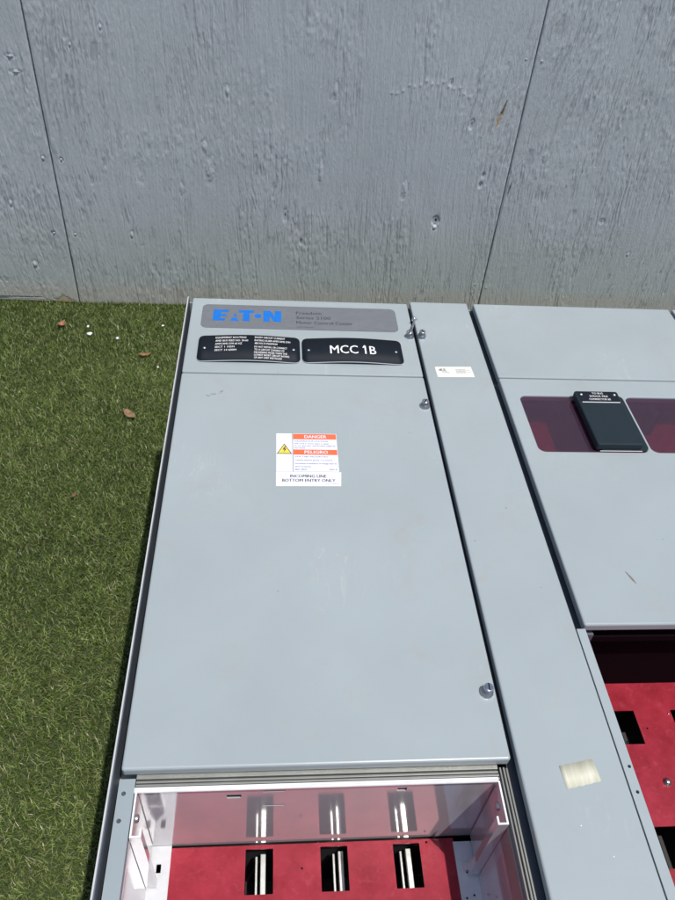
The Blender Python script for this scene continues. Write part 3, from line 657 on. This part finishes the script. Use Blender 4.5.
# connector block on the door
b = MB(); sheet(b, [rrect(24.72, 27.52, -15.36, -10.46, .16)], .02, .50, .09)
sheet(b, [rrect(24.96, 27.98, -15.44, -10.40, .36)], .001, .09, .02)
sheet(b, [rrect(24.86, 27.40, -11.46, -10.54, .06)], .48, .515, 0, 1)
flat(b, rrect(24.95, 27.36, -11.60, -11.54), .506, 2)
for i, (t, w) in enumerate((('TO BUS', .62), ('SHOCK PILE', 1.02), ('CONNECTOR #5', 1.18))): text(b, t, 26.15, -10.80 - .285 * i, .17, .520, 2, w * 1.15, 'CENTER', .005)
b.box(24.95, 27.5, -15.48, -15.45, .05, .075, 2)  # thin white strip painted as the sunlit lower front edge
cb = b.build('connector_block', ['module', 'black', 'white'], door2, label='raised black block between the windows with white lettering')
for x in (25.08, 27.22):
    s_ = MB(); s_.lathe((x, -10.86, .515), [(.07, 0), (.06, .03), (.01, .04)], 12); s_.build('screw', 'white', cb)
# scratch on the door
b = MB(); flat(b, [(23.42, -24.05), (23.50, -24.12), (23.70, -24.52), (23.78, -24.86), (23.60, -24.60)], .004); b.build('scuff', plain('grey scuff', (0.17, 0.15, 0.13), 0.7), door2)

# ------------------------------------------------------------------ litter on the turf
def leaf(x, y, ln, wd, ang, col, label, curl=.35):
    b = MB(); n = 12; vs = []; fs = []; rr = random.Random(int(abs(x * 31 + y * 7)))
    for i in range(n + 1):
        t = i / n; w_ = wd * math.sin(math.pi * min(.999, t) ** .85) ** .8 * (1 + rr.uniform(-.12, .12)) + .015
        zz = curl * (4 * (t - .5) ** 2) * ln * .35 + rr.uniform(-.015, .015)
        for s_, k in ((-1, .9), (-.5, .3), (0, 0), (.5, .3), (1, .9)): vs.append(((t - .5) * ln, s_ * w_ / 2, zz + k * wd * curl * .5))
    for i in range(n):
        for j in range(4): a = i * 5 + j; fs.append((a, a + 1, a + 6, a + 5))
    ca, sa = math.cos(ang), math.sin(ang); vs = [(x + p * ca - q * sa, y + p * sa + q * ca, z + GZ + .42) for p, q, z in vs]
    b.add(vs, fs, 0, True); b.tube([(x - ca * ln * .5, y - sa * ln * .5, GZ + .5), (x - ca * ln * .75, y - sa * ln * .75, GZ + .55)], .02, 6)
    o = b.build('dry_leaf', plain('dry leaf', col, .6, 0, .3), label=label); sol = o.modifiers.new('t', 'SOLIDIFY'); sol.thickness = .012 * S
    tag(o, label, 'leaf', 'dry leaves fallen on the turf')
leaf(-7.7, 9.6, 1.7, .72, -.8, (.20, .12, .065), 'largest brown dry leaf, on the open turf left of the upper cabinet cover')
leaf(-7.5, 19.4, 1.3, .48, .12, (.24, .12, .055), 'narrow orange brown leaf on turf near the cabinet corner')
leaf(-17.1, 24.4, 1.0, .75, .9, (.26, .12, .065), 'small curled reddish leaf on the turf close to the fence', .8)
leaf(-10.9, -.9, .65, .34, 1.2, (.15, .08, .05), 'faint dark leaf sunk into the turf, the one nearest the camera', .2)
def petal(x, y, r, sd, label):
    import bmesh
    bm = bmesh.new(); bmesh.ops.create_icosphere(bm, subdivisions=2, radius=1.0); rr = random.Random(sd)
    ph = [rr.uniform(0, 6) for _ in range(3)]
    for v_ in bm.verts:
        k = 1 + .28 * math.sin(3 * v_.co.x + ph[0]) + .22 * math.sin(4 * v_.co.y + ph[1]); v_.co = Vector((v_.co.x * r * k, v_.co.y * r * k * .85, v_.co.z * r * .55)) * S
    me = bpy.data.meshes.new('pebble'); bm.to_mesh(me); bm.free(); me.materials.append(WP)
    o = bpy.data.objects.new('pebble', me); scene.collection.objects.link(o); o.location = (x * S, y * S, (GZ + .5) * S)
    tag(o, label, 'pebble', 'white chips on the turf')
WP = plain('white chip', (.68, .68, .66), .6, 0, .1)
petal(-14.3, 24.3, .17, 1, 'small white chip on turf, upper of the close pair below the fence')
petal(-13.9, 22.9, .27, 2, 'largest white chip on turf, lower of the close pair below the fence')
petal(-10.8, 22.2, .21, 3, 'white chip alone on turf between the pair of chips and the orange leaf')
petal(-5.9, 17.2, .13, 4, 'tiny white chip on turf nearest the cabinet edge')
petal(-6.2, 24.8, .14, 5, 'pale chip on turf near the fence just left of the cabinet corner')
